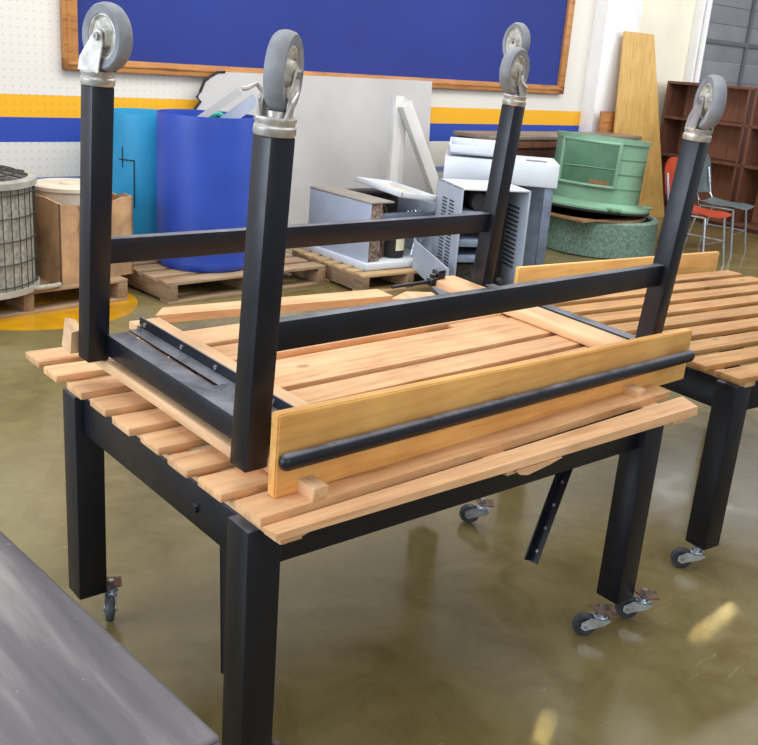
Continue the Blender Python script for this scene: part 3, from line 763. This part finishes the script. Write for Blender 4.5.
tag(gd, 'glossy green drum frame with a large window opening and wide flange', 'drum')

# dark desk by the wall
dk = empty('dark_desk', (5.04, 4.42, FZ), WA)
B().box((0, 0, .87), (2.25, .42, .905), .006).out('desk_top', 'desk_top', dk)
B().box((.04, .03, 0), (2.21, .05, .87)).out('front_panel', 'walnut_dark', dk)
for x in (.04, 2.17): B().box((x, .051, 0), (x+.04, .40, .87), .003).out('side_panel', 'walnut_dark', dk)
B().box((.04, .015, .80), (2.21, .03, .87), .003).out('apron', 'walnut', dk)
tag(dk, 'dark brown desk with greyish top standing against the back wall', 'desk')

# plywood sheets leaning beside the column
def sheet(name, x0, x1, x0b, x1b, ztop, ybase, lean, mat, label):
    o = B().prism([(x0b, 0), (x1b, 0), (x1, ztop), (x0, ztop)], .018).out(name, mat)
    o.matrix_world = T(0, ybase, FZ) @ RX(-lean); return tag(o, label, 'plywood')
sheet('plywood_sheet', 7.48, 7.97, 7.36, 8.40, 1.89, 4.88, .105, 'plywood', 'tall honey plywood sheet leaning beside the white column')
sheet('plywood_sheet', 7.26, 7.70, 7.26, 7.75, 1.10, 4.99, .06, 'oak_frame', 'shorter orange brown plywood piece behind the tall honey sheet')

# bookcase: runs along x = 8.5
bc = empty('brown_bookcase'); bc.matrix_world = T(8.55, 5.22, FZ) @ RZ(math.radians(-93))
Lb = 3.2; Hb = 1.44
B().box((0, .33, 0), (Lb, .35, Hb)).out('back_panel', 'walnut_back', bc)
for z in (.04, .64, 1.04, Hb-.03): B().box((0, 0, z), (Lb, .33, z+.028), .003).out('shelf', 'walnut', bc)
for x in (0, 1.02, 1.10, 2.12, 2.20, Lb-.03): B().box((x, 0, 0), (x+.03, .33, Hb-.03), .003).out('upright', 'walnut', bc)
for x in (1.051, 2.151): B().box((x, .002, 0), (x+.048, .06, Hb-.03), .001).out('filler_strip', 'walnut_dark', bc)
B().box((0, .01, 0), (Lb, .03, .04)).out('kickboard', 'walnut_dark', bc)
tag(bc, 'long brown wooden bookcase with empty shelves at the right edge', 'bookcase')

# shell chairs
def chair(loc, rz, mat, label):
    root = tag(empty('shell_chair', loc, rz), label, 'chair', 'shell chairs at the right')
    b = B(); nx = 10; rows = []
    for i_ in range(nx+1):       # seat shell: along x (front +x)
        u = i_/nx; x = -.19+.40*u; z = .44-.025*math.sin(PI*u)-(.03*max(0, u-.75)/.25)
        hw = .205-.03*abs(u-.5)
        rows.append([b.bm.verts.new((x, hw*q, z+.02*q*q)) for q in (-1, -.6, -.2, .2, .6, 1)])
    for i_ in range(nx):
        for q in range(5): b.bm.faces.new((rows[i_][q], rows[i_+1][q], rows[i_+1][q+1], rows[i_][q+1]))
    bmesh.ops.solidify(b.bm, geom=b.bm.faces[:], thickness=.014); b.out('seat', mat, root, smooth=60)
    b = B(); rows = []
    for i_ in range(9):
        u = i_/8; z = .50+.34*u; x = -.25-.07*u
        hw = .21*min(1, (1-abs(2*u-1)**5*.35))
        rows.append([b.bm.verts.new((x-.0+.035*q*q, hw*q, z)) for q in (-1, -.6, -.2, .2, .6, 1)])
    for i_ in range(8):
        for q in range(5): b.bm.faces.new((rows[i_][q], rows[i_+1][q], rows[i_+1][q+1], rows[i_][q+1]))
    bmesh.ops.solidify(b.bm, geom=b.bm.faces[:], thickness=.014); b.out('backrest', mat, root, smooth=60)
    for s in (-1, 1):
        B().tube([(.20, s*.19, 0), (.14, s*.17, .41)], .011).out('leg', 'chrome', root)
        B().tube([(-.24, s*.19, 0), (-.16, s*.17, .41), (-.21, s*.165, .50), (-.265, s*.16, .72)], .011).out('leg', 'chrome', root)
        B().tube([(-.16, s*.17, .41), (.14, s*.17, .41)], .010).out('seat_rail', 'chrome', root)
    B().tube([(-.20, -.18, .2), (-.20, .18, .2)], .007).tube([(.17, -.18, .2), (.17, .18, .2)], .007).tube([(-.2, .18, .2), (.17, .18, .2)], .007).out('stretcher', 'chrome', root)
    return root
chair((6.35, 3.17, FZ), math.radians(-84), 'orange', 'orange shell chair on chrome legs behind the right table')
chair((7.10, 3.40, FZ), math.radians(-78), 'grey_shell', 'grey shell chair on chrome legs next to the orange one')

# ------------------------------------------------------------------ lights
w = bpy.data.worlds.new('room_light'); sc.world = w; w.use_nodes = True
bg = w.node_tree.nodes['Background']; bg.inputs[0].default_value = (.80, .87, 1.0, 1); bg.inputs[1].default_value = .50
def area(name, loc, target, sx_, sy_, power, col=(1, 1, 1), spread=180):
    l = bpy.data.lights.new(name, 'AREA'); l.shape = 'RECTANGLE'; l.size = sx_; l.size_y = sy_; l.energy = power; l.color = col; l.spread = math.radians(spread)
    o = bpy.data.objects.new(name, l); COL.objects.link(o); o.location = loc
    o.rotation_euler = (Vector(target)-Vector(loc)).to_track_quat('-Z', 'Y').to_euler(); return o
area('window_light', (-5.0, 1.5, 2.2), (1.5, .8, .4), 5, 2.6, 290, (.76, .86, 1))
area('front_fill', (-.5, -4.5, 2.6), (.8, 0, .5), 3, 2, 55, (1, .97, .92))
area('ceiling_fill', (1.5, 1.0, 4.2), (1.5, 1.2, 0), 6, 5, 170, (1, .98, .94))
area('back_fill', (4.5, 2.4, 3.9), (4.8, 5.0, .6), 7, 1.6, 170, (1, .97, .92))
def patch(p, q, wdt, power):  # low narrow-beam lamp, added to lay a bright streak on the floor
    p = Vector(p); q = Vector(q); c = (p+q)/2; d = q-p
    l = bpy.data.lights.new('streak_lamp', 'AREA'); l.shape = 'RECTANGLE'; l.size = d.length; l.size_y = wdt; l.energy = power; l.color = (1, .97, .88); l.spread = math.radians(1.2)
    o = bpy.data.objects.new('streak_lamp', l); COL.objects.link(o); o.location = (c.x, c.y, 1.15); o.rotation_euler = (0, 0, math.atan2(d.y, d.x))
patch((1.371, -.155, 0), (1.64, -.122, 0), .04, .10); patch((.686, -.203, 0), (.787, -.135, 0), .04, .03)
area('rear_skylight', (9.3, 4.0, 3.3), (6.5, 2.2, 0), 1.8, .5, 9, (1, 1, .97))
area('door_light', (9.6, 0.5, 2.6), (8, 5, 1.0), 3, 2, 120, (.95, .97, 1))

# ------------------------------------------------------------------ camera
f, cx, cy, cz, yaw, pitch, roll = 956.85, -.8406, -1.3186, 1.4021, .70491, .32047, -.077247
fw = Vector((math.sin(yaw)*math.cos(pitch), math.cos(yaw)*math.cos(pitch), -math.sin(pitch)))
rt = Vector((math.cos(yaw), -math.sin(yaw), 0)); dn = fw.cross(rt)
r2 = rt*math.cos(roll)+dn*math.sin(roll); d2 = -rt*math.sin(roll)+dn*math.cos(roll)
cam = bpy.data.cameras.new('camera'); co = bpy.data.objects.new('camera', cam); COL.objects.link(co)
mw = Matrix((( r2.x, -d2.x, -fw.x, cx), (r2.y, -d2.y, -fw.y, cy), (r2.z, -d2.z, -fw.z, cz), (0, 0, 0, 1)))
co.matrix_world = mw
cam.sensor_width = 36; cam.lens = f*36/758; cam.clip_start = .05
sc.camera = co
